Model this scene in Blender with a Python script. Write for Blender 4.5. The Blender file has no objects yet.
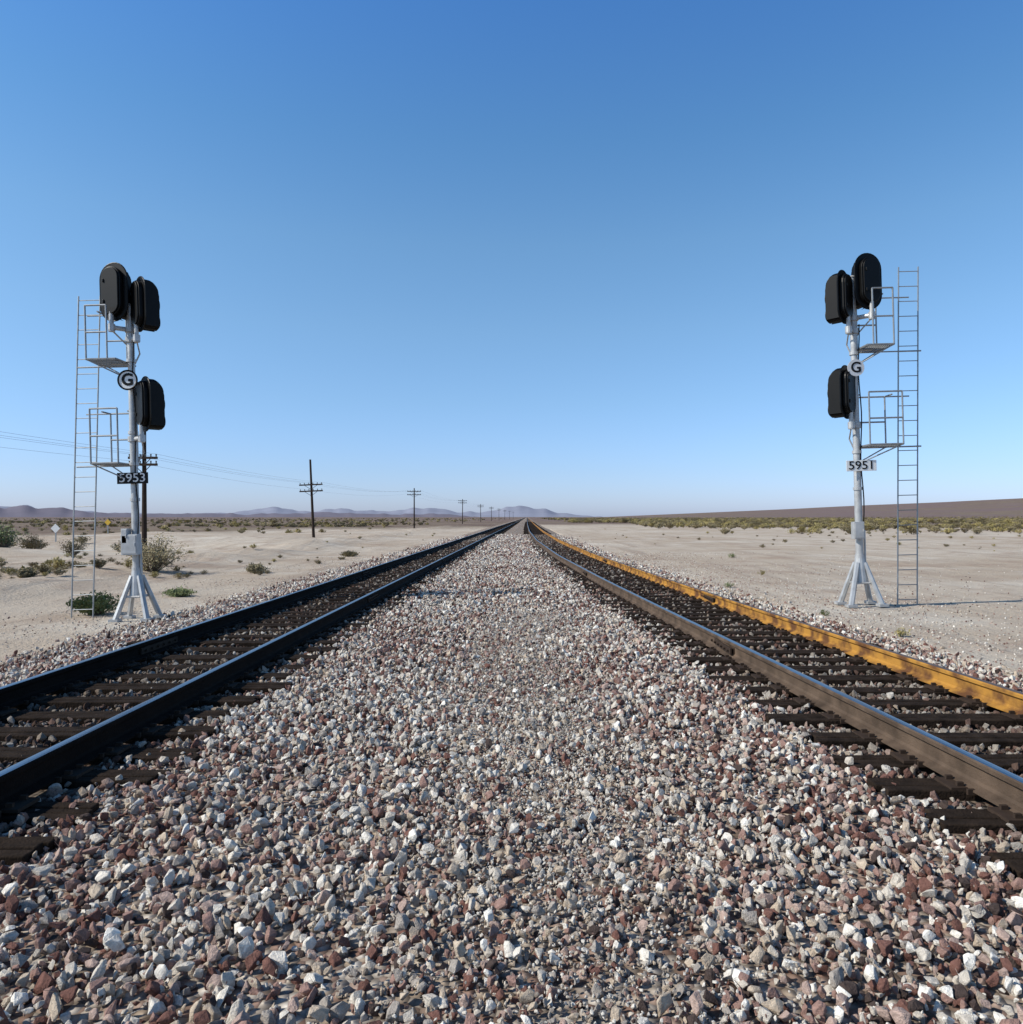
import bpy, bmesh, math, random
import numpy as np
from mathutils import Vector, Matrix, Euler, noise
random.seed(7); rng=np.random.default_rng(11)
scene=bpy.context.scene
F=750.0; CAMZ=1.66
LC=-3.77
def right_c(y):
    return np.interp(y,[-30,0,4.2,7,12,18,29,48,80,150,3000],[3.3,3.03,2.77,2.56,2.2,1.8,1.2,0.62,0.25,0.1,0.1])+0.755
def smooth_path():
    ys=np.concatenate([np.arange(-6,100,0.5),np.geomspace(100,2600,60)])
    xs=right_c(ys)
    k=np.ones(7)/7
    xp=np.pad(xs,3,mode='edge'); xs2=np.convolve(xp,k,'valid'); xs2[:3]=xs[:3]; xs2[200:]=xs[200:]
    return ys,xs2
RY,RX=smooth_path()
def rc(y): return np.interp(y,RY,RX)
def dip(x,y):
    # hollow added in the centre ballast so its sides make a dark shadow band
    return -.11*np.exp(-((y-16.6-.25*np.sin(x*2.1))/.42)**2)*np.exp(-((x+.35)/1.0)**4)-.05*np.exp(-((y-18.2)/.4)**2)*np.exp(-((x-.1)/.6)**4)

# ---------------------------------------------------------------- materials
def newmat(name):
    m=bpy.data.materials.new(name); m.use_nodes=True
    nt=m.node_tree; return m,nt,nt.nodes['Principled BSDF']
def simple(name,col,rough=0.6,metal=0.0,var=0.25,scale=8,bump=0.0,bscale=60,col2=None,lo=.3,hi=.7,spec=None):
    m,nt,b=newmat(name)
    tc=nt.nodes.new('ShaderNodeTexCoord')
    n=nt.nodes.new('ShaderNodeTexNoise'); n.inputs['Scale'].default_value=scale; n.inputs['Detail'].default_value=6
    nt.links.new(tc.outputs['Object'],n.inputs['Vector'])
    r=nt.nodes.new('ShaderNodeValToRGB'); r.color_ramp.elements[0].position=lo; r.color_ramp.elements[1].position=hi
    c2=col2 if col2 else tuple(c*(1-var) for c in col)
    r.color_ramp.elements[0].color=(*c2,1); r.color_ramp.elements[1].color=(*col,1)
    nt.links.new(n.outputs['Fac'],r.inputs['Fac']); nt.links.new(r.outputs['Color'],b.inputs['Base Color'])
    b.inputs['Roughness'].default_value=rough; b.inputs['Metallic'].default_value=metal
    if spec is not None: b.inputs['Specular IOR Level'].default_value=spec
    if bump>0:
        n2=nt.nodes.new('ShaderNodeTexNoise'); n2.inputs['Scale'].default_value=bscale; n2.inputs['Detail'].default_value=4
        nt.links.new(tc.outputs['Object'],n2.inputs['Vector'])
        bp=nt.nodes.new('ShaderNodeBump'); bp.inputs['Strength'].default_value=bump; bp.inputs['Distance'].default_value=0.01
        nt.links.new(n2.outputs['Fac'],bp.inputs['Height']); nt.links.new(bp.outputs['Normal'],b.inputs['Normal'])
    return m
PAL=[(0.0,(0.54,0.485,0.41)),(0.19,(0.67,0.62,0.54)),(0.36,(0.34,0.30,0.26)),(0.44,(0.48,0.39,0.295)),
     (0.54,(0.29,0.18,0.148)),(0.68,(0.41,0.30,0.25)),(0.81,(0.165,0.082,0.064)),(0.90,(0.065,0.047,0.041)),(0.95,(0.78,0.74,0.66))]
def palramp(nt):
    r=nt.nodes.new('ShaderNodeValToRGB'); cr=r.color_ramp; cr.interpolation='CONSTANT'
    cr.elements[0].position=0; cr.elements[0].color=(*PAL[0][1],1)
    cr.elements[1].position=PAL[1][0]; cr.elements[1].color=(*PAL[1][1],1)
    for p,c in PAL[2:]:
        e=cr.elements.new(p); e.color=(*c,1)
    return r
def mixc(nt,a,b,fac,mode='MIX'):
    m=nt.nodes.new('ShaderNodeMix'); m.data_type='RGBA'; m.blend_type=mode
    for s,v in ((m.inputs[6],a),(m.inputs[7],b),(m.inputs[0],fac)):
        if isinstance(v,(int,float)): s.default_value=v
        elif isinstance(v,tuple): s.default_value=(*v,1)
        else: nt.links.new(v,s)
    return m.outputs[2]
def math_(nt,op,a,b=None,c=None,clamp=False):
    m=nt.nodes.new('ShaderNodeMath'); m.operation=op; m.use_clamp=clamp
    for i,v in enumerate((a,b,c)):
        if v is None: continue
        if isinstance(v,(int,float)): m.inputs[i].default_value=v
        else: nt.links.new(v,m.inputs[i])
    return m.outputs[0]

# stones
def stone_mat():
    m,nt,b=newmat('crushed_rock')
    at=nt.nodes.new('ShaderNodeAttribute'); at.attribute_type='INSTANCER'; at.attribute_name='tint'
    ad=nt.nodes.new('ShaderNodeAttribute'); ad.attribute_type='INSTANCER'; ad.attribute_name='dark'
    r=palramp(nt); nt.links.new(at.outputs['Fac'],r.inputs['Fac'])
    tc=nt.nodes.new('ShaderNodeTexCoord')
    n=nt.nodes.new('ShaderNodeTexNoise'); n.inputs['Scale'].default_value=4.5; n.inputs['Detail'].default_value=4; n.inputs['Roughness'].default_value=0.75
    nt.links.new(tc.outputs['Object'],n.inputs['Vector'])
    f=math_(nt,'MULTIPLY_ADD',n.outputs['Fac'],1.6,0.26)
    c=mixc(nt,r.outputs['Color'],f,1.0,'MULTIPLY')
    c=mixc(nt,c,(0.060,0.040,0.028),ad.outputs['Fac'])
    nt.links.new(c,b.inputs['Base Color']); b.inputs['Roughness'].default_value=0.9; b.inputs['Specular IOR Level'].default_value=.15
    bp=nt.nodes.new('ShaderNodeBump'); bp.inputs['Strength'].default_value=0.5; bp.inputs['Distance'].default_value=0.07
    nt.links.new(n.outputs['Fac'],bp.inputs['Height']); nt.links.new(bp.outputs['Normal'],b.inputs['Normal'])
    return m
STONE=stone_mat()

def bed_mat():
    m,nt,b=newmat('ballast_grit')
    geo=nt.nodes.new('ShaderNodeNewGeometry')
    v=nt.nodes.new('ShaderNodeTexVoronoi'); v.inputs['Scale'].default_value=22; v.inputs['Randomness'].default_value=1
    nt.links.new(geo.outputs['Position'],v.inputs['Vector'])
    sep=nt.nodes.new('ShaderNodeSeparateColor'); nt.links.new(v.outputs['Color'],sep.inputs['Color'])
    r=palramp(nt); nt.links.new(sep.outputs[0],r.inputs['Fac'])
    d=nt.nodes.new('ShaderNodeAttribute'); d.attribute_name='dark'
    edge=math_(nt,'MULTIPLY_ADD',v.outputs['Distance'],-1.0,1.08,True)
    c=mixc(nt,r.outputs['Color'],edge,1.0,'MULTIPLY')
    n=nt.nodes.new('ShaderNodeTexNoise'); n.inputs['Scale'].default_value=0.8; n.inputs['Detail'].default_value=4
    nt.links.new(geo.outputs['Position'],n.inputs['Vector'])
    c=mixc(nt,c,(0.33,0.25,0.185),math_(nt,'MULTIPLY',n.outputs['Fac'],0.6))
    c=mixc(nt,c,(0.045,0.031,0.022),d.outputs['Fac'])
    nt.links.new(c,b.inputs['Base Color']); b.inputs['Roughness'].default_value=1; b.inputs['Specular IOR Level'].default_value=.1
    bp=nt.nodes.new('ShaderNodeBump'); bp.inputs['Strength'].default_value=1; bp.inputs['Distance'].default_value=0.03; bp.invert=True
    nt.links.new(v.outputs['Distance'],bp.inputs['Height']); nt.links.new(bp.outputs['Normal'],b.inputs['Normal'])
    return m
def ground_mat():
    m,nt,b=newmat('desert_sand')
    geo=nt.nodes.new('ShaderNodeNewGeometry')
    def ns(s,d=5,ro=.6,dist=0,vec=None):
        n=nt.nodes.new('ShaderNodeTexNoise'); n.inputs['Scale'].default_value=s; n.inputs['Detail'].default_value=d; n.inputs['Roughness'].default_value=ro; n.inputs['Distortion'].default_value=dist
        nt.links.new(vec or geo.outputs['Position'],n.inputs['Vector']); return n.outputs['Fac']
    big=ns(0.06); mid=ns(0.45,7,.65,.6); fine=ns(14,5,.7)
    mp=nt.nodes.new('ShaderNodeMapping'); mp.inputs['Scale'].default_value=(1,.05,1); nt.links.new(geo.outputs['Position'],mp.inputs['Vector'])
    ruts=ns(1.3,4,.6,.3,mp.outputs[0])
    def ramp(f,a,bb):
        mr=nt.nodes.new('ShaderNodeMapRange'); mr.inputs['From Min'].default_value=a; mr.inputs['From Max'].default_value=bb
        nt.links.new(f,mr.inputs['Value']); return mr.outputs[0]
    c=mixc(nt,(0.45,0.365,0.275),(0.54,0.465,0.37),ramp(big,.4,.6))
    c=mixc(nt,c,(0.33,0.235,0.172),math_(nt,'MULTIPLY',ramp(mid,.48,.66),.6))
    c=mixc(nt,c,(0.62,0.56,0.465),math_(nt,'MULTIPLY',ramp(ns(.23,5,.6,.4),.52,.66),.65))
    c=mixc(nt,c,(0.33,0.255,0.195),math_(nt,'MULTIPLY',ramp(ruts,.52,.66),.45))
    c=mixc(nt,c,(0.18,0.13,0.10),math_(nt,'MULTIPLY',ramp(fine,.54,.72),.6))
    at=nt.nodes.new('ShaderNodeAttribute'); at.attribute_name='scrub'
    sn=ns(0.02,6,.65)
    sc=mixc(nt,(0.125,0.082,0.066),(0.19,0.145,0.095),ramp(ns(0.03,7,.7),.4,.6))
    sc=mixc(nt,sc,(0.15,0.10,0.098),ramp(ns(.002,6,.6),.42,.58))
    f=math_(nt,'ADD',at.outputs['Fac'],math_(nt,'MULTIPLY',math_(nt,'SUBTRACT',sn,.5),1.3))
    f2=math_(nt,'MULTIPLY',ramp(f,.35,.65),.9)
    c=mixc(nt,c,sc,f2)
    nt.links.new(c,b.inputs['Base Color']); b.inputs['Roughness'].default_value=1; b.inputs['Specular IOR Level'].default_value=.1
    bp=nt.nodes.new('ShaderNodeBump'); bp.inputs['Strength'].default_value=.9; bp.inputs['Distance'].default_value=0.05
    h=math_(nt,'ADD',fine,math_(nt,'MULTIPLY',mid,3)); h=math_(nt,'ADD',h,math_(nt,'MULTIPLY',ruts,1.5))
    nt.links.new(h,bp.inputs['Height']); nt.links.new(bp.outputs['Normal'],b.inputs['Normal'])
    return m
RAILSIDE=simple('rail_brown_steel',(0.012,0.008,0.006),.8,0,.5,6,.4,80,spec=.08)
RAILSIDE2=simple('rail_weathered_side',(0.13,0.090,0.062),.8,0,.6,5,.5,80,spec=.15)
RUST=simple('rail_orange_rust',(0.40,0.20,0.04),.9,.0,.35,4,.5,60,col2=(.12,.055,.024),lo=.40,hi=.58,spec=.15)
RAILTOP=simple('rail_polished_top',(0.30,0.31,0.34),.30,1,.25,3)
RAILTOP2=simple('rail_rusty_top',(0.15,0.10,0.07),.55,.3,.3,5)
WOOD=simple('creosoted_wood',(0.036,0.025,0.018),.95,0,.65,9,.9,70,spec=.08)
PLATE=simple('tie_plate_rust',(0.045,0.029,0.020),.85,.0,.3,20,spec=.2)
SILVER=simple('aluminium_paint',(0.50,0.50,0.49),.45,.35,.32,6,.2,30)
GALV=simple('galvanised_steel',(0.33,0.35,0.36),.5,.5,.3,10)
BLACK=simple('black_enamel',(0.004,0.004,0.004),.45,0,.3,4,spec=.18)
DARKGLASS=simple('signal_lens',(0.01,0.008,0.008),.15,0,.3,4)
WHITE=simple('white_enamel',(0.72,0.72,0.70),.5,0,.12,6)
GREYW=simple('grey_enamel',(0.55,0.56,0.57),.5,0,.12,6)
YELLOW=simple('yellow_enamel',(0.65,0.40,0.03),.5,0,.1,6)
POLE=simple('weathered_pole_wood',(0.045,0.030,0.022),.9,0,.4,4,.6,30,spec=.2)
CONC=simple('concrete',(0.36,0.32,0.27),.9,0,.2,8,.5,60)
WIRE=simple('wire_grey',(0.25,0.26,0.28),.6,.3,.1,2)

# ---------------------------------------------------------------- helpers
def link(o): scene.collection.objects.link(o); return o
def mesh_obj(name,verts,faces,mat=None,parent=None,smooth=False):
    me=bpy.data.meshes.new(name); me.from_pydata([tuple(map(float,v)) for v in verts],[],[tuple(map(int,f)) for f in faces]); me.update()
    o=link(bpy.data.objects.new(name,me))
    for mm in (mat if isinstance(mat,list) else [mat] if mat else []): me.materials.append(mm)
    if parent: o.parent=parent
    if smooth: me.polygons.foreach_set('use_smooth',[True]*len(me.polygons))
    return o
class MB:
    def __init__(s): s.v=[]; s.f=[]
    def add(s,v,f):
        n=len(s.v); s.v+= [tuple(a) for a in v]; s.f+=[tuple(i+n for i in g) for g in f]
    def cyl(s,p0,p1,r0,r1=None,seg=8,cap=True):
        r1=r0 if r1 is None else r1
        p0=Vector(p0);p1=Vector(p1); d=(p1-p0).normalized()
        a=d.orthogonal().normalized(); b=d.cross(a)
        v=[];f=[]
        for p,r in((p0,r0),(p1,r1)):
            for i in range(seg):
                t=2*math.pi*i/seg; v.append(p+a*math.cos(t)*r+b*math.sin(t)*r)
        for i in range(seg): f.append((i,(i+1)%seg,seg+(i+1)%seg,seg+i))
        if cap: f.append(tuple(range(seg))[::-1]); f.append(tuple(range(seg,2*seg)))
        s.add(v,f)
    def path(s,pts,r,seg=6):
        for a,b in zip(pts[:-1],pts[1:]): s.cyl(a,b,r,seg=seg)
    def box(s,c,d,rot=None):
        v=[]
        for x in(-.5,.5):
            for y in(-.5,.5):
                for z in(-.5,.5):
                    p=Vector((x*d[0],y*d[1],z*d[2]))
                    if rot: p=rot@p
                    v.append(p+Vector(c))
        s.add(v,[(0,1,3,2),(4,6,7,5),(0,4,5,1),(2,3,7,6),(0,2,6,4),(1,5,7,3)])
    def prism(s,outline,y0,y1):
        n=len(outline); v=[(x,y0,z) for x,z in outline]+[(x,y1,z) for x,z in outline]
        f=[tuple(range(n)),tuple(range(n,2*n))[::-1]]+[(i,n+i,n+(i+1)%n,(i+1)%n) for i in range(n)]
        s.add(v,f)
    def obj(s,name,mat,parent=None,bevel=0,smooth=False):
        o=mesh_obj(name,s.v,s.f,mat,parent,smooth)
        bm=bmesh.new(); bm.from_mesh(o.data); bmesh.ops.recalc_face_normals(bm,faces=bm.faces); bm.to_mesh(o.data); bm.free()
        if bevel:
            m=o.modifiers.new('bevel','BEVEL'); m.width=bevel; m.segments=2; m.limit_method='ANGLE'
        return o
def empty(name,loc=(0,0,0)):
    o=bpy.data.objects.new(name,None); link(o); o.location=loc; o.empty_display_size=.3; return o
def stadium(w,h,n=14,cx=0,cz=0,rr=None):
    r=w/2 if rr is None else rr; out=[]
    for qx,qz,a0 in((w/2-r,h/2-r,0),(-(w/2-r),h/2-r,90),(-(w/2-r),-(h/2-r),180),(w/2-r,-(h/2-r),270)):
        for i in range(n//2+1):
            a=math.radians(a0+90*i/(n//2)); out.append((cx+qx+r*math.cos(a),cz+qz+r*math.sin(a)))
    res=[out[0]]
    for p in out[1:]:
        if (p[0]-res[-1][0])**2+(p[1]-res[-1][1])**2>1e-8: res.append(p)
    if (res[0][0]-res[-1][0])**2+(res[0][1]-res[-1][1])**2<1e-8: res.pop()
    return res

# ---------------------------------------------------------------- ground
def sstep(a,b,x):
    t=np.clip((x-a)/(b-a),0,1); return t*t*(3-2*t)
def npnoise(x,y,s,seed=0):
    out=np.zeros(x.shape)
    fx=x.ravel(); fy=y.ravel(); o=out.ravel()
    for i in range(fx.size): o[i]=noise.noise(Vector((fx[i]*s+seed*13.7,fy[i]*s-seed*5.1,seed*3.3)))
    return o.reshape(x.shape)
def ground_base(x,y):
    r=rc(y)
    z=np.where(x<0,-.34,-.13)
    inside=(x>LC-2.3)&(x<r+2.0)
    return np.where(inside,-0.45,z)
def ground_h(x,y):
    x=np.asarray(x,float); y=np.asarray(y,float)
    z=ground_base(x,y)
    dr=sstep(10,40,x)
    dl=1-sstep(-22,-10,x)
    n1=npnoise(x,y,0.09,1); n2=npnoise(x,y,0.35,2); n3=npnoise(x,y,0.012,3)
    z=z+dl*(n1*0.5+n2*.14)+dr*(n1*.15+n2*.05)+(np.abs(x)>7)*n2*.03
    r=np.hypot(x,y); far=sstep(250,1500,r)
    z=z+far*n3*1.0*np.where(x<0,.6,1)
    z=z+0.30*np.exp(-((x+13.5+0.02*y)/1.6)**2)*(y>12)*(y<200)*(0.7+n2)
    az=np.arctan2(x,np.maximum(y,1e-3)); t=np.clip((az-0.10)/(0.58-0.10),0,1.6)
    t=np.where(y>0,t,0)
    z=z+r*0.0205*t*sstep(700,5000,r)*(1+.10*npnoise(x,y,0.0004,5))
    return z
xs=np.concatenate([-np.geomspace(12,16000,80)[::-1],np.arange(-11.75,12,0.35),np.geomspace(12,16000,80)])
ys=np.concatenate([-np.geomspace(6,3000,12)[::-1],np.arange(-5,60,0.7),np.geomspace(60,16000,90)])
X,Y=np.meshgrid(xs,ys); Z=ground_h(X,Y)
nx,ny=len(xs),len(ys)
V=np.stack([X.ravel(),Y.ravel(),Z.ravel()],1)
Fc=[(j*nx+i,j*nx+i+1,(j+1)*nx+i+1,(j+1)*nx+i) for j in range(ny-1) for i in range(nx-1)]
g=mesh_obj('desert_ground',V,Fc,ground_mat(),smooth=True)
R=np.hypot(X,Y)
scr=np.where(X<0, sstep(45,220,R)*.95+sstep(14,60,-X)*.30, sstep(90,260,R)*1.0)
scr=np.where(R>500,1.15,scr)
a=g.data.attributes.new('scrub','FLOAT','POINT'); a.data.foreach_set('value',scr.ravel().astype(np.float32))

# ---------------------------------------------------------------- ballast bed
rows=np.concatenate([np.arange(-6,60,0.25),np.geomspace(60,2500,90)])
Loff=[(-4.4,-.42,0),(-3.4,-.33,0),(-2.6,-.26,0),(-1.9,-.12,0),(-1.45,-.05,.1),(-1.0,-.045,.35),(-.6,-.05,.8),(0,-.05,.78),(.6,-.05,.8),(.95,-.045,.6),(1.4,-.03,.05)]
Roff=[(-1.4,-.03,.0),(-.95,-.045,.5),(-.6,-.05,.72),(0,-.05,.72),(.6,-.05,.72),(1.0,-.045,.45),(1.45,-.05,.05),(1.9,-.10,0),(2.4,-.15,0),(3.0,-.2,0)]
bv=[];bd=[]
NM=14
NC=len(Loff)+NM+len(Roff)
def bed_z(x,y):
    L=[LC+o[0] for o in Loff]; r=float(rc(y)); Rr=[r+o[0] for o in Roff]
    xsx=L+[(L[-1]+Rr[0])/2]+Rr; zz=[o[1] for o in Loff]+[.0]+[o[1] for o in Roff]
    return np.interp(x,xsx,zz)+dip(x,y)
for y in rows:
    r=float(rc(y))
    L=[LC+o[0] for o in Loff]; Rr=[r+o[0] for o in Roff]
    mid=list(np.linspace(L[-1],Rr[0],NM+2)[1:-1])
    cols=L+mid+Rr
    dk=[o[2] for o in Loff]+[0]*NM+[o[2] for o in Roff]
    for x,d in zip(cols,dk):
        z=float(bed_z(x,y))+noise.noise(Vector((x*1.3,y*1.3,0)))*.012-.006
        bv.append((x,y,z)); bd.append(d)
bf=[(j*NC+i,j*NC+i+1,(j+1)*NC+i+1,(j+1)*NC+i) for j in range(len(rows)-1) for i in range(NC-1)]
bed=mesh_obj('ballast_bed',bv,bf,bed_mat(),smooth=True)
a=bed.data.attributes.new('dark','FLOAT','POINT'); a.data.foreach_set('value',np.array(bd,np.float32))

# ---------------------------------------------------------------- tracks
def rail_profile():
    half=[(0.075,0),(0.075,.012),(0.02,.032),(0.009,.05),(0.009,.12),(0.014,.132),(0.036,.142),(0.037,.168),(0.030,.178),(0.012,.18)]
    return half+[(-x,z) for x,z in half[::-1]]
RP=rail_profile()
pys=np.concatenate([np.arange(-6,100,1.0),np.geomspace(100,2500,50)])
def build_rail(name,cfun,off,side,top,parent):
    v=[];f=[];n=len(RP)
    for y in pys:
        c=float(cfun(y))+off
        for x,z in RP: v.append((c+x,y,z+.012))
    mats=[]
    for j in range(len(pys)-1):
        for i in range(n):
            f.append((j*n+i,j*n+(i+1)%n,(j+1)*n+(i+1)%n,(j+1)*n+i)); mats.append(1 if 8<=i<=10 else 0)
    f.append(tuple(range(n))[::-1]); mats.append(0)
    o=mesh_obj(name,v,f,[side,top],parent)
    o.data.polygons.foreach_set('material_index',mats)
    bm=bmesh.new(); bm.from_mesh(o.data); bmesh.ops.recalc_face_normals(bm,faces=bm.faces); bm.to_mesh(o.data); bm.free()
    return o
tie_boxes=[]
def build_track(cfun,mats,seed):
    p=empty('railroad_track')
    build_rail('outer_rail' if seed==2 else 'inner_rail',cfun,.755,*mats[1],p)
    build_rail('inner_rail' if seed==2 else 'outer_rail',cfun,-.755,*mats[0],p)
    rr=random.Random(seed)
    mb=MB(); pl=MB(); y=-4.0
    while y<260:
        c=float(cfun(y)); w=.23+rr.uniform(-.015,.015); l=2.66+rr.uniform(-.10,.10); dx=rr.uniform(-.08,.08)
        zz=0.012+rr.uniform(-.012,.004); a=rr.uniform(-.02,.02)
        rot=Matrix.Rotation(a,3,'Z')@Matrix.Rotation(rr.uniform(-.008,.008),3,'Y')
        if y<40:
            ws=[w*.36,w*.28,w*.33]; yy=-w/2
            for k,wk in enumerate(ws):
                d=rr.uniform(-.03,.03); off=rot@Vector((0,yy+wk/2,0))
                mb.box((c+dx+d+off.x,y+off.y,zz-.085+rr.uniform(-.007,.003)),(l+rr.uniform(-.05,.03),wk-.003,.17),rot); yy+=wk+.002
        else: mb.box((c+dx,y,zz-.085),(l,w,.17),rot)
        if y<45: tie_boxes.append((c+dx,y,l/2,w/2))
        if y<90:
            for s in(-1,1):
                pl.box((c+s*.755,y,.014),(.34,.19,.020))
                if y<30:
                    for sx,sy in((-.1,-.06),(.1,.06),(-.1,.06),(.1,-.06)):
                        pl.box((c+s*.755+sx,y+sy,.034),(.04,.022,.028))
                    pl.box((c+s*.755,y-.13,.012),(.19,.02,.035))
        y+=.51+rr.uniform(-.04,.04)
    mb.obj('wooden_ties',WOOD,p,bevel=.008)
    pl.obj('tie_plates_and_spikes',PLATE,p)
    jb=MB()
    for s,yy in((-1,9.2),(1,14.6),(-1,21),(1,27)):
        for q in(-1,1):
            jb.box((float(cfun(yy))+s*.755+q*.02,yy,.09),(.02,.9,.075))
            for k in range(6): jb.cyl((float(cfun(yy))+s*.755+q*.03,yy-.37+k*.148,.09),(float(cfun(yy))+s*.755+q*.055,yy-.37+k*.148,.09),.014)
    jb.obj('joint_bars',PLATE,p)
    return p
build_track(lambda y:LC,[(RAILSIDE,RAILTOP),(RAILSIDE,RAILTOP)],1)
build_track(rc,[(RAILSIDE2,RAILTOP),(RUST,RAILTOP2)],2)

# ---------------------------------------------------------------- stone scatter
def instancer(name,pts,scale,rot,idx,tint,dark,coll):
    me=bpy.data.meshes.new(name); me.vertices.add(len(pts)); me.vertices.foreach_set('co',pts.astype(np.float32).ravel())
    def at(n,t,arr,k='value'):
        a=me.attributes.new(n,t,'POINT'); a.data.foreach_set(k,arr)
    at('sc','FLOAT_VECTOR',scale.astype(np.float32).ravel(),'vector'); at('rot','FLOAT_VECTOR',rot.astype(np.float32).ravel(),'vector')
    at('idx','INT',idx.astype(np.int32)); at('tint','FLOAT',tint.astype(np.float32)); at('dark','FLOAT',dark.astype(np.float32))
    me.update()
    o=link(bpy.data.objects.new(name,me))
    ng=bpy.data.node_groups.new(name+'_scatter','GeometryNodeTree')
    ng.interface.new_socket('Geometry',in_out='INPUT',socket_type='NodeSocketGeometry')
    ng.interface.new_socket('Geometry',in_out='OUTPUT',socket_type='NodeSocketGeometry')
    N=ng.nodes; gi=N.new('NodeGroupInput'); go=N.new('NodeGroupOutput')
    ip=N.new('GeometryNodeInstanceOnPoints'); ci=N.new('GeometryNodeCollectionInfo')
    ci.inputs['Collection'].default_value=coll; ci.inputs['Separate Children'].default_value=True; ci.inputs['Reset Children'].default_value=True
    def na(n,t):
        q=N.new('GeometryNodeInputNamedAttribute'); q.data_type=t; q.inputs['Name'].default_value=n
        return [s for s in q.outputs if s.enabled and s.name=='Attribute'][0]
    L=ng.links
    L.new(gi.outputs[0],ip.inputs['Points']); L.new(ci.outputs[0],ip.inputs['Instance']); ip.inputs['Pick Instance'].default_value=True
    L.new(na('idx','INT'),ip.inputs['Instance Index']); L.new(na('rot','FLOAT_VECTOR'),ip.inputs['Rotation']); L.new(na('sc','FLOAT_VECTOR'),ip.inputs['Scale'])
    L.new(ip.outputs[0],go.inputs[0])
    md=o.modifiers.new('scatter','NODES'); md.node_group=ng
    return o
stones=bpy.data.collections.new('stone_shapes')
NS=16
for k in range(NS):
    bm=bmesh.new(); rr=random.Random(100+k)
    ax=Vector((1,rr.uniform(.6,.95),rr.uniform(.42,.8)))*.5
    for i in range(rr.randint(10,18)):
        d=Vector((rr.gauss(0,1),rr.gauss(0,1),rr.gauss(0,1))).normalized()*rr.uniform(.82,1.12)
        bm.verts.new((d.x*ax.x,d.y*ax.y,d.z*ax.z))
    res=bmesh.ops.convex_hull(bm,input=bm.verts)
    for v in [v for v in bm.verts if not v.link_faces]: bm.verts.remove(v)
    bmesh.ops.bevel(bm,geom=bm.edges[:],offset=.022,segments=1,affect='EDGES')
    me=bpy.data.meshes.new('rock'); bm.to_mesh(me); bm.free(); me.materials.append(STONE)
    o=bpy.data.objects.new('rock_%02d'%k,me); stones.objects.link(o)

P=[];S=[];T=[];D=[]
tb=np.array(tie_boxes)
def on_tie(x,y):
    out=np.zeros(len(x),bool)
    for side in(0,1):
        t=tb[(tb[:,0]<0) if side==0 else (tb[:,0]>=0)]
        t=t[np.argsort(t[:,1])]
        k=np.clip(np.searchsorted(t[:,1],y),1,len(t)-1)
        for kk in(k-1,k):
            out|=(np.abs(y-t[kk,1])<t[kk,3]+.008)&(np.abs(x-t[kk,0])<t[kk,2])
    return out
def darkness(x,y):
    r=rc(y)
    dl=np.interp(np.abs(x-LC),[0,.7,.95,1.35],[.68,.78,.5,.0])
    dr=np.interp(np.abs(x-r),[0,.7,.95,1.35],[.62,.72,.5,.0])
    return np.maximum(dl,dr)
def cheap_noise(x,y,s,ph):
    return (np.sin(x*s*1.3+ph+1.7*np.sin(y*s*.7+ph*2))+np.sin(y*s*1.1-ph+1.3*np.sin(x*s*.9+ph)))/2
Lx=np.array([LC+o[0] for o in Loff]); Lz=np.array([o[1] for o in Loff])
Rxx=np.array([o[0] for o in Roff]); Rz=np.array([o[1] for o in Roff])
def bz(x,y):
    r=rc(y); zl=np.interp(x,Lx,Lz); zr=np.interp(x-r,Rxx,Rz)
    a=LC+1.4; b=r-1.4; m=(a+b)/2; h=(b-a)/2
    zc=-.03*np.minimum(1,np.abs(x-m)/h)
    return np.where(x<a,zl,np.where(x>b,zr,zc))+dip(x,y)
def scatter(y0,y1,dens,med,xmin,xmax,wedge,tiebury=.05):
    A=(xmax-xmin)*(y1-y0); n=int(A*dens)
    x=rng.uniform(xmin,xmax,n); y=rng.uniform(y0,y1,n)
    if wedge: k=np.abs(x)<.8*y+1.6; x=x[k];y=y[k]
    r=rc(y)
    le=LC-2.3-rng.exponential(.7,len(x)); re=r+1.75+rng.exponential(.45,len(x))
    k=(x>le)&(x<re)
    for c in(LC-.755,LC+.755): k&=np.abs(x-c)>.10
    for c in(r-.755,r+.755): k&=np.abs(x-c)>.10
    if y0<45:
        t=on_tie(x,y); k&=(~t)|(rng.random(len(x))<tiebury*np.where(np.minimum(np.abs(x-LC),np.abs(x-r))>1.1,3.5,1))
    x=x[k];y=y[k];r=r[k]
    n=len(x); s=med*np.exp(rng.normal(0,.38,n)); s=np.clip(s,med*.35,med*1.9)
    mid=(np.exp(-((x-.02-.15*np.sin(y*.5))/.55)**2))*(y<14)
    s=s*(1-.4*mid*rng.random(n))
    z=bz(x,y)+s*rng.uniform(-.2,.6,n)+.012*cheap_noise(x,y,5,2.)*(np.abs(x)<2.2)
    dd=np.minimum(np.abs(x-LC),np.abs(x-r)); z=np.where(dd<.7,np.minimum(z,.0),z)
    P.append(np.stack([x,y,z],1)); S.append(s)
    red=cheap_noise(x,y,.8,1.)*.14+cheap_noise(x,y,2.1,3.)*.09
    side=np.clip((np.abs(x)-.6)/2,0,1)*.15*np.clip((8-y)/5,0,1)+.10*np.clip((3.6-y)/1.5,0,1)
    t=rng.random(n); t=np.clip(t+ (red+side)*(t>.16)*(t<.8),0,.999)
    t=np.where((mid*.35>rng.random(n)),rng.uniform(.3,.56,n),t)
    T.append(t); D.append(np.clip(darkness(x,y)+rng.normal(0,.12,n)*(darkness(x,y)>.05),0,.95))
scatter(.8,8,900,.047,-8,8,True)
scatter(8,14,680,.050,-7.5,7,False)
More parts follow.
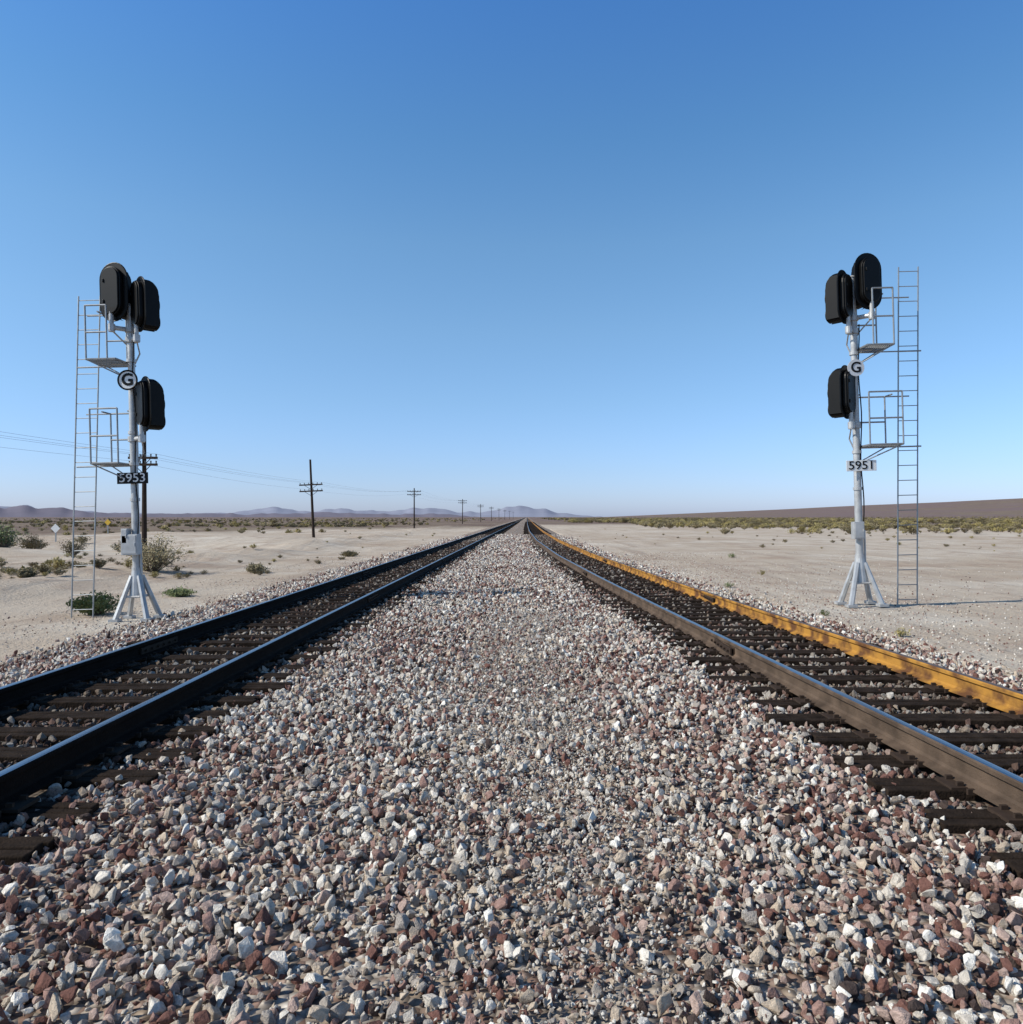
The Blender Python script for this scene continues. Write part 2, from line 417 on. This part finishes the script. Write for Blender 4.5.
scatter(14,32,380,.058,-7.5,6.5,False)
scatter(32,70,110,.085,-7.5,6.0,False)
n=24000; y=rng.uniform(1,13,n); x=rng.normal(0,.5,n)+.02+.15*np.sin(y*.5)
P.append(np.stack([x,y,.006+rng.uniform(0,.024,n)],1)); S.append(rng.uniform(.010,.024,n)); T.append(rng.uniform(.2,.6,n)); D.append(np.zeros(n))
n=22000; y=2+rng.random(n)**1.3*36; sgn=rng.random(n)<.45
x=np.where(sgn,LC-2.2-rng.exponential(2.0,n),rc(y)+1.8+rng.exponential(2.6,n))
zz=np.where(sgn,-.335,-.125)
P.append(np.stack([x,y,zz],1)); S.append(rng.uniform(.012,.05,n)); T.append(rng.random(n)); D.append(np.zeros(n))
n=60; y=rng.uniform(2.3,12,n); x=rng.uniform(-2.2,2.2,n)
P.append(np.stack([x,y,bz(x,y)+.02],1)); S.append(rng.uniform(.08,.115,n)); T.append(rng.choice([.05,.25,.4,.6,.85,.93,.97],n)); D.append(np.zeros(n))
Pn=np.concatenate(P);Sn=np.concatenate(S);Tn=np.concatenate(T);Dn=np.concatenate(D); n=len(Pn)
print('stones',n)
instancer('ballast_gravel',Pn,np.stack([Sn]*3,1),rng.uniform(0,6.283,(n,3)),rng.integers(0,NS,n),Tn,Dn,stones)

# ---------------------------------------------------------------- shrubs
def leaf_mat(name,c1,c2):
    m,nt,b=newmat(name)
    oi=nt.nodes.new('ShaderNodeObjectInfo'); geo=nt.nodes.new('ShaderNodeNewGeometry')
    f=math_(nt,'FRACT',math_(nt,'ADD',math_(nt,'MULTIPLY',oi.outputs['Random'],.6),math_(nt,'MULTIPLY',geo.outputs['Random Per Island'],.39)))
    c=mixc(nt,c1,c2,f); nt.links.new(c,b.inputs['Base Color']); b.inputs['Roughness'].default_value=.8
    return m
LEAF_DRY=leaf_mat('dry_shrub_leaf',(0.13,0.105,0.052),(0.28,0.23,0.12))
LEAF_YEL=leaf_mat('brittlebush_leaf',(0.24,0.20,0.07),(0.42,0.34,0.13))
LEAF_GRN=leaf_mat('green_leaf',(0.09,0.12,0.04),(0.20,0.23,0.09))
STEM=simple('shrub_stem',(0.18,0.135,0.10),.9,0,.3,10)
def shrub_mesh(name,seed,leaf,w=1.,h=.7,nst=34,nl=26,ls=.035):
    rr=random.Random(seed); mb=MB(); v=[];f=[]
    for i in range(nst):
        a=rr.uniform(0,6.283); t=rr.uniform(.05,1)**.7; L=rr.uniform(.7,1.05)
        tip=Vector((math.cos(a)*w*.5*t*L,math.sin(a)*w*.5*t*L,h*L*math.sqrt(max(.12,1-.75*t*t))))
        b=Vector((math.cos(a)*.04,math.sin(a)*.04,-.03)); mid=b.lerp(tip,.5)+Vector((rr.uniform(-.04,.04),rr.uniform(-.04,.04),rr.uniform(0,.06)))*w
        mb.cyl(b,mid,.008,.005,4,False); mb.cyl(mid,tip,.005,.002,4,False)
        for k in range(nl):
            q=rr.uniform(.35,1.05); p=(b.lerp(mid,q*2) if q<.5 else mid.lerp(tip,q*2-1))+Vector((rr.gauss(0,.045),rr.gauss(0,.045),rr.gauss(0,.04)))*w
            u=Vector((rr.gauss(0,1),rr.gauss(0,1),rr.gauss(0,1))).normalized(); s=ls*rr.uniform(.5,1.3)
            vv=u.orthogonal().normalized()*s*.45; u=u*s
            n0=len(v); v+= [tuple(p-u),tuple(p+vv),tuple(p+u),tuple(p-vv)]; f.append((n0,n0+1,n0+2,n0+3))
    n0=len(mb.v); me=bpy.data.meshes.new(name)
    me.from_pydata([tuple(q) for q in mb.v]+v,[],mb.f+[tuple(i+n0 for i in g) for g in f])
    me.materials.append(STEM); me.materials.append(leaf)
    me.polygons.foreach_set('material_index',[0]*len(mb.f)+[1]*len(f)); me.update()
    return me
def gh(x,y): return float(ground_h(np.array([x]),np.array([y]))[0])
def place_shrub(name,me,x,y,s,sz=None):
    o=link(bpy.data.objects.new(name,me)); o.location=(x,y,gh(x,y)); o.scale=(s,s,sz or s); o.rotation_euler[2]=random.uniform(0,6); return o
big=shrub_mesh('creosote_mesh',1,LEAF_DRY,1,.5,70,42,.017)
place_shrub('desert_shrub',big,-13.0,26,2.6,2.3)
place_shrub('desert_shrub',shrub_mesh('cm2',2,LEAF_GRN,1,.6,50,30,.03),-30,43,2.6,2.2)
place_shrub('desert_shrub',shrub_mesh('cm3',3,LEAF_DRY,1,.6,50,30,.03),-33,50,2.2,1.8)
place_shrub('desert_shrub',shrub_mesh('cm4',4,LEAF_DRY,1,.6,50,20,.03),-23,38,1.5)
place_shrub('low_green_plant',shrub_mesh('lg1',5,LEAF_GRN,1,.40,60,40,.035),-8.85,15.4,1.05)
place_shrub('low_green_plant',shrub_mesh('lg2',6,LEAF_GRN,1,.2,50,40,.035),-8.7,18.7,.85)
place_shrub('low_green_plant',shrub_mesh('lg3',7,LEAF_DRY,1,.3,50,40,.035),-9.6,26.5,1.0)
place_shrub('low_green_plant',shrub_mesh('lg4',8,LEAF_DRY,1,.25,50,40,.035),-9.0,38,1.0)
for i,(x,y,s) in enumerate([(5.6,11.2,.28),(5.4,13.6,.22),(6.4,8.9,.2),(5.1,19,.3),(7.2,23,.3),(9,33,.4),(-6.8,9.5,.2)]):
    place_shrub('weed_tuft',shrub_mesh('wt%d'%i,20+i,LEAF_GRN if i%2 else LEAF_YEL,1,.5,16,16,.06),x,y,s)
scol=bpy.data.collections.new('shrub_shapes')
for k in range(6):
    me=shrub_mesh('scrub_%d'%k,50+k,[LEAF_DRY,LEAF_YEL,LEAF_DRY][k%3],1,.6,26,11,.065)
    scol.objects.link(bpy.data.objects.new('scrub_%d'%k,me))
pts=[];sc=[]
def addscrub(n,xf,y0,y1,s0,s1,p=1.5):
    c=0
    while c<n:
        y=y0+(y1-y0)*random.random()**p; x=xf(y)
        if noise.noise(Vector((x*.02,y*.02,4)))*1.6+random.uniform(-.4,.5)<0: continue
        if -52<x<-36 and y<82: continue
        pts.append((x,y)); sc.append(random.uniform(s0,s1)**1.0); c+=1
addscrub(200,lambda y:-random.uniform(24,.72*y+10),45,200,.3,1.2)
addscrub(1400,lambda y:-random.uniform(24,.76*y+10),150,900,.7,1.6)
addscrub(420,lambda y:random.uniform(.25*y,.76*y+15),75,140,.3,1.3,.8)
addscrub(2000,lambda y:random.uniform(.1*y+8,.76*y+15),110,280,.5,1.6,1.0)
addscrub(4200,lambda y:random.uniform(14,.76*y+15),230,1300,.8,2.2)
addscrub(60,lambda y:-random.uniform(8.5,24),24,90,.12,.4)
addscrub(60,lambda y:-random.uniform(14,.72*y),22,60,.12,.5)
addscrub(80,lambda y:random.uniform(7,60),40,110,.1,.4)
pa=np.array(pts); za=ground_h(pa[:,0],pa[:,1]); n=len(pa); sa=np.array(sc)
rot=np.zeros((n,3)); rot[:,2]=rng.uniform(0,6.28,n)
instancer('desert_scrub',np.stack([pa[:,0],pa[:,1],za],1),np.stack([sa*1.3,sa*1.3,sa],1),rot,rng.integers(0,6,n),rng.random(n),np.zeros(n),scol)

# ---------------------------------------------------------------- mountains
def ridge(name,dist,az0,az1,prof,col,seed):
    n=260; v=[];f=[]
    for i in range(n):
        t=i/(n-1); az=az0+(az1-az0)*t
        h=max(0,prof(t,az))
        for k,(dd,hh) in enumerate(((0,-30),(.06,.25),(.13,.7),(.18,1),(.26,.5),(.36,-.1))):
            r=dist*(1+dd+.02*noise.noise(Vector((t*40,k,seed))))
            z=hh if hh<-5 else h*hh*(1+.25*noise.noise(Vector((t*55,k*2.1,seed))))
            v.append((r*math.sin(az),r*math.cos(az),z))
    for i in range(n-1):
        for k in range(5): f.append((i*6+k,(i+1)*6+k,(i+1)*6+k+1,i*6+k+1))
    return mesh_obj(name,v,f,simple(name+'_hazed_rock',col,1,0,.12,.002,spec=0),smooth=True)  # bluish aerial haze is mixed into the mountains' base colour
def px2az(x): return math.atan((x-527)/750)
def pk(lst):
    xs=[px2az(a) for a,_ in lst]; hs=[b for _,b in lst]
    return lambda t,az: float(np.interp(az,xs,hs))
def mprof(lst,dist,seed):
    q=pk(lst)
    return lambda t,az:(q(t,az)*(1+.35*noise.noise(Vector((az*60,seed,0))))+.6*noise.noise(Vector((az*140,seed,1))))*dist/750/math.cos(az)
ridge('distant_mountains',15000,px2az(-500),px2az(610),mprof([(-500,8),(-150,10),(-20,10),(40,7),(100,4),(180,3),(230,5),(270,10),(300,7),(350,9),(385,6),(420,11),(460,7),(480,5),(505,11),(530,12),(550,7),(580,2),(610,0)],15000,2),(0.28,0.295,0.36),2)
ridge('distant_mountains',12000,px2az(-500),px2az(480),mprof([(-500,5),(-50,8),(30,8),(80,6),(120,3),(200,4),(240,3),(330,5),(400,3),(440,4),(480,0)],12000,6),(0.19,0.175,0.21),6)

# ---------------------------------------------------------------- signals
def text(s,size,loc,mat,parent,name,bold=.0,ext=.003,sx=1):
    c=bpy.data.curves.new(name,'FONT'); c.body=s; c.size=size; c.align_x='CENTER'; c.align_y='CENTER'; c.extrude=ext; c.offset=bold
    c.materials.append(mat); o=link(bpy.data.objects.new(name,c)); o.parent=parent; o.location=loc; o.rotation_euler=(math.pi/2,0,0); o.scale=(sx,1,1)
    return o
def head(parent,name,x,y,z,yaw,w=.62,h=1.1):
    """signal head: oval target plate facing -Y, deep snow hoods in front, housing behind"""
    e=bpy.data.objects.new(name,None); link(e); e.parent=parent; e.location=(x,y,z); e.rotation_euler=(0,0,yaw); e.empty_display_size=.1
    t=MB(); t.prism(stadium(w,h),-.008,.008); t.obj('target_plate',BLACK,e,bevel=.004)
    r=MB(); o=stadium(w,h)
    for a,b in zip(o,o[1:]+o[:1]): r.cyl((a[0],0,a[1]),(b[0],0,b[1]),.013,seg=6)
    r.obj('target_rim',BLACK,e)
    b=MB(); b.prism(stadium(w*.70,h*.84),.008,.09); b.prism(stadium(w*.62,h*.80),.09,.12)
    b.box((.13,.12,.2),(.03,.04,.07)); b.box((.13,.12,-.2),(.03,.04,.07))
    b.obj('housing',BLACK,e,bevel=.012)
    hd=MB(); ln=MB()
    def depth(zz):
        u=(zz-.15)/.36 if zz>.15 else 0
        lo=(-.38-zz)/.14 if zz<-.38 else 0
        return .31*(1-.62*min(1,u)**2)*(1-.22*min(1,lo)**2)
    for q in(.33,0,-.33):
        n=20; R=.163
        v=[];f=[]
        for yy in(0,1):
            for i in range(n+1):
                a=math.radians(-75+330*i/n); zz=q+R*math.sin(a)
                v.append((R*math.cos(a),-depth(zz) if yy else -.008,zz))
        for i in range(n): f.append((i,i+1,n+2+i,n+1+i))
        hd.add(v,f)
        ln.cyl((0,-.012,q),(0,-.03,q),.10,.095,seg=18)
    for sx_ in(-1,1):
        zs=[-.42+.84*i/10 for i in range(11)]
        vv=[(sx_*.163,-.008,z_) for z_ in zs]+[(sx_*.163,-depth(z_)+.012,z_) for z_ in zs]
        hd.add(vv,[(i,i+1,12+i,11+i) for i in range(10)])
    ho=hd.obj('hoods',BLACK,e); m=ho.modifiers.new('thick','SOLIDIFY'); m.thickness=.006
    ln.obj('lenses',DARKGLASS,e)
    s=MB(); s.cyl((0,.08,-h*.36),(0,.08,-h/2-.17),.042,seg=10); s.cyl((0,.08,-h/2-.08),(0,.08,-h/2-.2),.065,seg=12)
    s.obj('head_support',SILVER,e)
    return e
def mastsignal(loc,lean,sgn,heads,plat,ladder,gz,gr,gmat,num,numz,nbg,nfg,gdisc,boxes,top,gx=0):
    p=empty('railroad_signal',loc); p.rotation_euler=(0,lean,0)
    m=MB(); m.cyl((0,0,.6),(0,0,top),.075,.062,seg=18)
    for hz in(.95,2.3,numz+.25,3.6,5.0): m.cyl((0,0,hz),(0,0,hz+.06),.09,seg=18)
    m.cyl((0,0,top),(0,0,top+.04),.08,.03,seg=16)
    m.obj('mast',SILVER,p,smooth=False)
    b=MB()
    b.cyl((0,0,.45),(0,0,.95),.15,.09,seg=16)
    for a in(40,140,220,320):
        ca,sa=math.cos(math.radians(a)),math.sin(math.radians(a))
        b.cyl((ca*.09,sa*.09,.85),(ca*.40,sa*.40,.02),.045,.055,seg=6)
        b.box((ca*.40,sa*.40,.02),(.18,.18,.05))
        b.cyl((ca*.2,sa*.2,.45),(math.cos(math.radians(a+90))*.2,math.sin(math.radians(a+90))*.2,.45),.02,seg=6)
    b.box((0,0,.45),(.3,.3,.04)); b.obj('cast_base',SILVER,p)
    f=MB(); f.box((0,0,-.13),(1.0,1.0,.2)); f.obj('concrete_footing',CONC,p,bevel=.02)
    bx=MB()
    for x,z,w,h in boxes: bx.box((x,-.13,z),(w,.16,h)); bx.box((x,-.215,z),(w*.85,.012,h*.88)); bx.box((x+w*.36,-.228,z),(.02,.02,.06))
    bx.cyl((.10,-.02,.3),(.10,-.02,1.5),.022); bx.obj('junction_box',SILVER,p,bevel=.01)
    cb=MB(); pts_=[(.07+.02*math.sin(i*.9),-.06,1.6+i*.25) for i in range(17)]; cb.path(pts_,.012); cb.obj('cable',BLACK,p)
    br=MB()
    for x,y,z,yaw,w,h in heads:
        head(p,'signal_head',x,y,z,yaw,w,h)
        fx=x-.08*math.sin(yaw); fy=y+.08*math.cos(yaw); zz=z-h/2-.14
        br.cyl((0,0,zz),(fx,fy,zz),.045,seg=10); br.cyl((0,0,zz-.05),(0,0,zz+.05),.10,seg=14)
        br.cyl((fx,fy,zz-.08),(fx,fy,zz+.02),.06,seg=12)
        br.path([(0,.08,zz-.5),(fx*.6,.1,zz-.25),(fx,fy,zz-.05)],.015)
    br.obj('head_brackets',SILVER,p)
    GY=-.24
    gd=MB(); gd.cyl((gx,GY,gz),(gx,GY-.015,gz),gr,seg=36); gd.obj('marker_disc',WHITE if gdisc=='ring' else GREYW,p)
    if gdisc=='ring':
        rg=MB(); n=40
        for i in range(n):
            a=2*math.pi*i/n; c=2*math.pi*(i+1)/n
            rg.cyl((gx+math.cos(a)*gr,GY-.016,gz+math.sin(a)*gr),(gx+math.cos(c)*gr,GY-.016,gz+math.sin(c)*gr),.017,seg=6)
        rg.obj('marker_ring',BLACK,p)
    gb=MB(); gb.box((gx/2,GY/2-.02,gz),(.1,-GY-.04,.10)); gb.obj('marker_bracket',SILVER,p)
    text('G',gr*1.75,(gx,GY-.019,gz),BLACK,p,'marker_letter',bold=.010 if gdisc=='ring' else .004)
    npm=MB(); npm.box((0.03,-.125,numz),(.60,.012,.215)); npm.obj('number_plate',nbg,p,bevel=.004)
    text(num,.235,(0.03,-.135,numz),nfg,p,'number_lettering',bold=.001,sx=1.12)
    nb=MB(); nb.box((0,-.095,numz),(.12,.05,.1)); nb.obj('plate_bracket',SILVER,p)
    L=MB(); (xb,zb),(xt,zt),w,ly=ladder
    for q in(-w/2,w/2): L.cyl((xb+q,ly,zb),(xt+q,ly,zt),.014,seg=6)
    n=int((zt-zb)/.3)
    for i in range(n+1):
        t=(i+.3)/(n+.6); x=xb+(xt-xb)*t; z=zb+(zt-zb)*t
        L.cyl((x-w/2,ly,z),(x+w/2,ly,z),.009,seg=5)
    L.obj('ladder',GALV,p)
    G=MB()
    for (x0,x1,z,zr,xr0,xr1,ext) in plat:
        y0,y1=-.38,.34; r=.017
        G.path([(x0,y0,z),(x1,y0,z),(x1,y1,z),(x0,y1,z),(x0,y0,z)],.02)
        k=12
        for i in range(1,k): xx=x0+(x1-x0)*i/k; G.box((xx,(y0+y1)/2,z),(.008,y1-y0,.03))
        for i in range(1,4): yy=y0+(y1-y0)*i/4; G.box(((x0+x1)/2,yy,z),(x1-x0,.006,.02))
        G.cyl((x1 if abs(x1)>abs(x0) else x0,y0,z),(0,-.06,z-.35),.013); G.cyl((x1 if abs(x1)>abs(x0) else x0,y1,z),(0,.06,z-.35),.013)
        G.cyl((0,0,z-.02),((x0+x1)/2,0,z-.02),.025)
        for yy in(y0,y1):
            for zz in(zr,(z+zr)/2): G.cyl((xr0,yy,zz),(xr1,yy,zz),r)
            for xx in(xr0,xr1): G.cyl((xx,yy,z),(xx,yy,zr),r)
        xo=xr0 if abs(xr0)>abs(xr1) else xr1
        G.cyl((xo,y1,zr),(xo,y1*.1,zr),r)
        if ext is not None:
            for zz in(z,zr): G.cyl((xo,y1,zz),(ext,ly,zz),.014)
            G.cyl((ext-.22,ly,z),(ext+.22,ly,z),.016)
        G.cyl((xr0 if xo==xr1 else xr1,0,zr),(0,0,zr),r)
    G.obj('service_platforms',GALV,p)
    return p
ly=.34
HL=[(-.22,-.16,6.33,math.radians(180-14),.62,1.12),(.25,-.10,6.10,math.radians(136),.58,1.05),(.30,-.1,4.17,math.radians(136),.58,1.05)]
mastsignal((-7.57,14.6,-.33),math.radians(-1.5),-1,HL,
  [(-.66,-.10,5.0,6.02,-.66,-.26,-1.03),(-.62,-.10,3.02,4.06,-.62,-.10,-1.10)],
  ((-1.30,-.20),(-.98,6.42),.43,ly),4.61,.18,None,'5953',2.74,BLACK,WHITE,'ring',[(-.03,1.46,.32,.40),(-.12,1.62,.12,.3)],6.1,gx=.05)
HR=[(-.22,-.1,6.14,math.radians(-136),.56,1.05),(.25,-.16,6.42,math.radians(180+14),.60,1.1),(-.22,-.1,4.25,math.radians(-136),.56,1.05)]
mastsignal((6.68,15.0,-.10),math.radians(-1.6),1,HR,
  [(.10,.62,5.12,6.22,.22,.62,1.30),(.10,.75,3.17,4.2,.10,.75,1.25)],
  ((1.10,-.05),(1.31,6.84),.40,ly),4.70,.165,None,'5951',2.78,WHITE,BLACK,'plain',[(-.08,1.5,.2,.34)],6.55,gx=-.08)

# ---------------------------------------------------------------- utility poles
poles=[(-19.9,39,6.6,[5.05,4.7],1.5,0),(-20.2,71,7.4,[5.0,4.4],2.2,-2.5),(-20.3,135,7.3,[6.7,6.1],2.5,0),(-18.6,216,7.3,[6.8,6.2],2.5,.5),(-18.2,295,7.3,[6.8,6.2],2.5,-.5),(-17.8,375,7.3,[6.8,6.2],2.5,0),
 (-17,455,7.3,[6.8,6.2],2.5,0),(-16,540,7.3,[6.8,6.2],2.5,0),(-15,640,7.3,[6.8],2.5,0),(-14,760,7.3,[6.8],2.5,0)]
arms=[]
INS=simple('insulator_glass',(0.10,0.12,0.13),.3)
for x,y,h,ah,w,lean in poles:
    z=gh(x,y); p=empty('utility_pole',(x,y,z)); p.rotation_euler=(0,math.radians(lean),0)
    m=MB(); m.cyl((0,0,-.5),(0,0,h),.14,.09,seg=12); m.obj('pole',POLE,p)
    c=MB(); ins=MB()
    for a_ in ah:
        c.box((0,-.15,a_),(w,.10,.12)); c.cyl((-w*.3,-.17,a_),(0,-.15,a_-.45),.02,seg=5); c.cyl((w*.3,-.17,a_),(0,-.15,a_-.45),.02,seg=5)
        for k in range(6):
            xx=-w*.46+w*.92*k/5; ins.cyl((xx,-.15,a_+.06),(xx,-.15,a_+.2),.03,.045,seg=8)
    c.obj('crossarms',POLE,p); ins.obj('insulators',INS,p)
    arms.append((x,y,z,ah,w))
wr=MB()
allp=[(-20.2,-8,-.34,[5.4,4.9],2.2)]+arms
for a_,b_ in zip(allp[:-1],allp[1:]):
    if b_[1]>300: break
    for k in (0,2,5):
        for lv in (0,1):
            if lv==1 and k!=0: continue
            o=-.46+.92*k/5
            A=Vector((a_[0]+a_[4]*o,a_[1]-.15,a_[2]+a_[3][lv]+.2)); B=Vector((b_[0]+b_[4]*o,b_[1]-.15,b_[2]+b_[3][lv]+.2))
            sag=.0012*(B-A).length**1.5/1.2; n=14; pts_=[]
            for i in range(n+1):
                t=i/n; q=A.lerp(B,t); q.z-=sag*4*t*(1-t); pts_.append(q)
            for u,v_ in zip(pts_[:-1],pts_[1:]): wr.cyl(u,v_,.006,seg=4,cap=False)
wr.obj('overhead_wires',WIRE)

# ---------------------------------------------------------------- distant road signs
def roadsign(x,y,h,s,mat):
    z=gh(x,y); p=empty('road_sign',(x,y,z))
    h=h-z
    m=MB(); m.box((0,0,h/2-.2),(.09,.05,h+.3)); m.obj('post',GALV,p)
    m=MB(); m.prism([(0,-s/2),(s/2,0),(0,s/2),(-s/2,0)],-.045,-.03)
    o=m.obj('sign_panel',mat,p); o.location.z=h
roadsign(-37.7,60,.75,.75,WHITE)
roadsign(-44.7,80,1.1,.68,YELLOW)

# ---------------------------------------------------------------- light, sky, camera
ld=Vector((8.8,2.4,-6.8)).normalized()
sun=bpy.data.lights.new('sun','SUN'); sun.energy=5.0; sun.angle=math.radians(.53); sun.color=(1,.94,.84)
so=link(bpy.data.objects.new('sun',sun)); so.rotation_euler=ld.to_track_quat('-Z','Y').to_euler()
el=math.asin(-ld.z); azs=math.atan2(-ld.x,-ld.y)
w=bpy.data.worlds.new('World'); scene.world=w; w.use_nodes=True; nt=w.node_tree
bg=nt.nodes['Background']; sk=nt.nodes.new('ShaderNodeTexSky'); sk.sky_type='NISHITA'; sk.sun_disc=False
sk.sun_elevation=el; sk.sun_rotation=azs; sk.altitude=200; sk.air_density=1.0; sk.dust_density=.6; sk.ozone_density=2.0
tc=nt.nodes.new('ShaderNodeTexCoord'); sx=nt.nodes.new('ShaderNodeSeparateXYZ'); nt.links.new(tc.outputs['Generated'],sx.inputs[0])
rp=nt.nodes.new('ShaderNodeValToRGB'); nt.links.new(sx.outputs['Z'],rp.inputs['Fac']); cr=rp.color_ramp
K=2.6
stops=[(0.0,(1.14,1.38,2.36)),(.06,(1.15,1.40,2.06)),(.15,(1.26,1.56,1.92)),(.24,(1.36,1.72,1.94)),(.34,(1.34,1.82,2.02)),(.45,(1.08,1.76,2.14)),(.57,(.88,1.68,2.4)),(.75,(.4,.8,1.2)),(1.0,(.2,.4,.6))]
cr.elements[0].position=0; cr.elements[0].color=tuple(c/K for c in stops[0][1])+(1,)
cr.elements[1].position=1; cr.elements[1].color=tuple(c/K for c in stops[-1][1])+(1,)
for ps,c in stops[1:-1]:
    e=cr.elements.new(ps); e.color=tuple(q/K for q in c)+(1,)
sc_=mixc(nt,sk.outputs[0],rp.outputs[0],1.0,'MULTIPLY')
vm=nt.nodes.new('ShaderNodeVectorMath'); vm.operation='SCALE'; vm.inputs['Scale'].default_value=K; nt.links.new(sc_,vm.inputs[0])
nt.links.new(vm.outputs[0],bg.inputs['Color']); bg.inputs['Strength'].default_value=.085
cam=bpy.data.cameras.new('camera'); cam.sensor_width=36; cam.lens=36*F/1023; cam.sensor_fit='HORIZONTAL'; cam.clip_end=40000; cam.clip_start=.05
cam.shift_x=-(527-511.5)/1023; cam.shift_y=(517-512)/1023
co=link(bpy.data.objects.new('camera',cam)); co.location=(0,0,CAMZ); co.rotation_euler=(math.pi/2,0,0)
scene.camera=co
scene.view_settings.view_transform='Standard'; scene.view_settings.look='None'; scene.view_settings.exposure=0
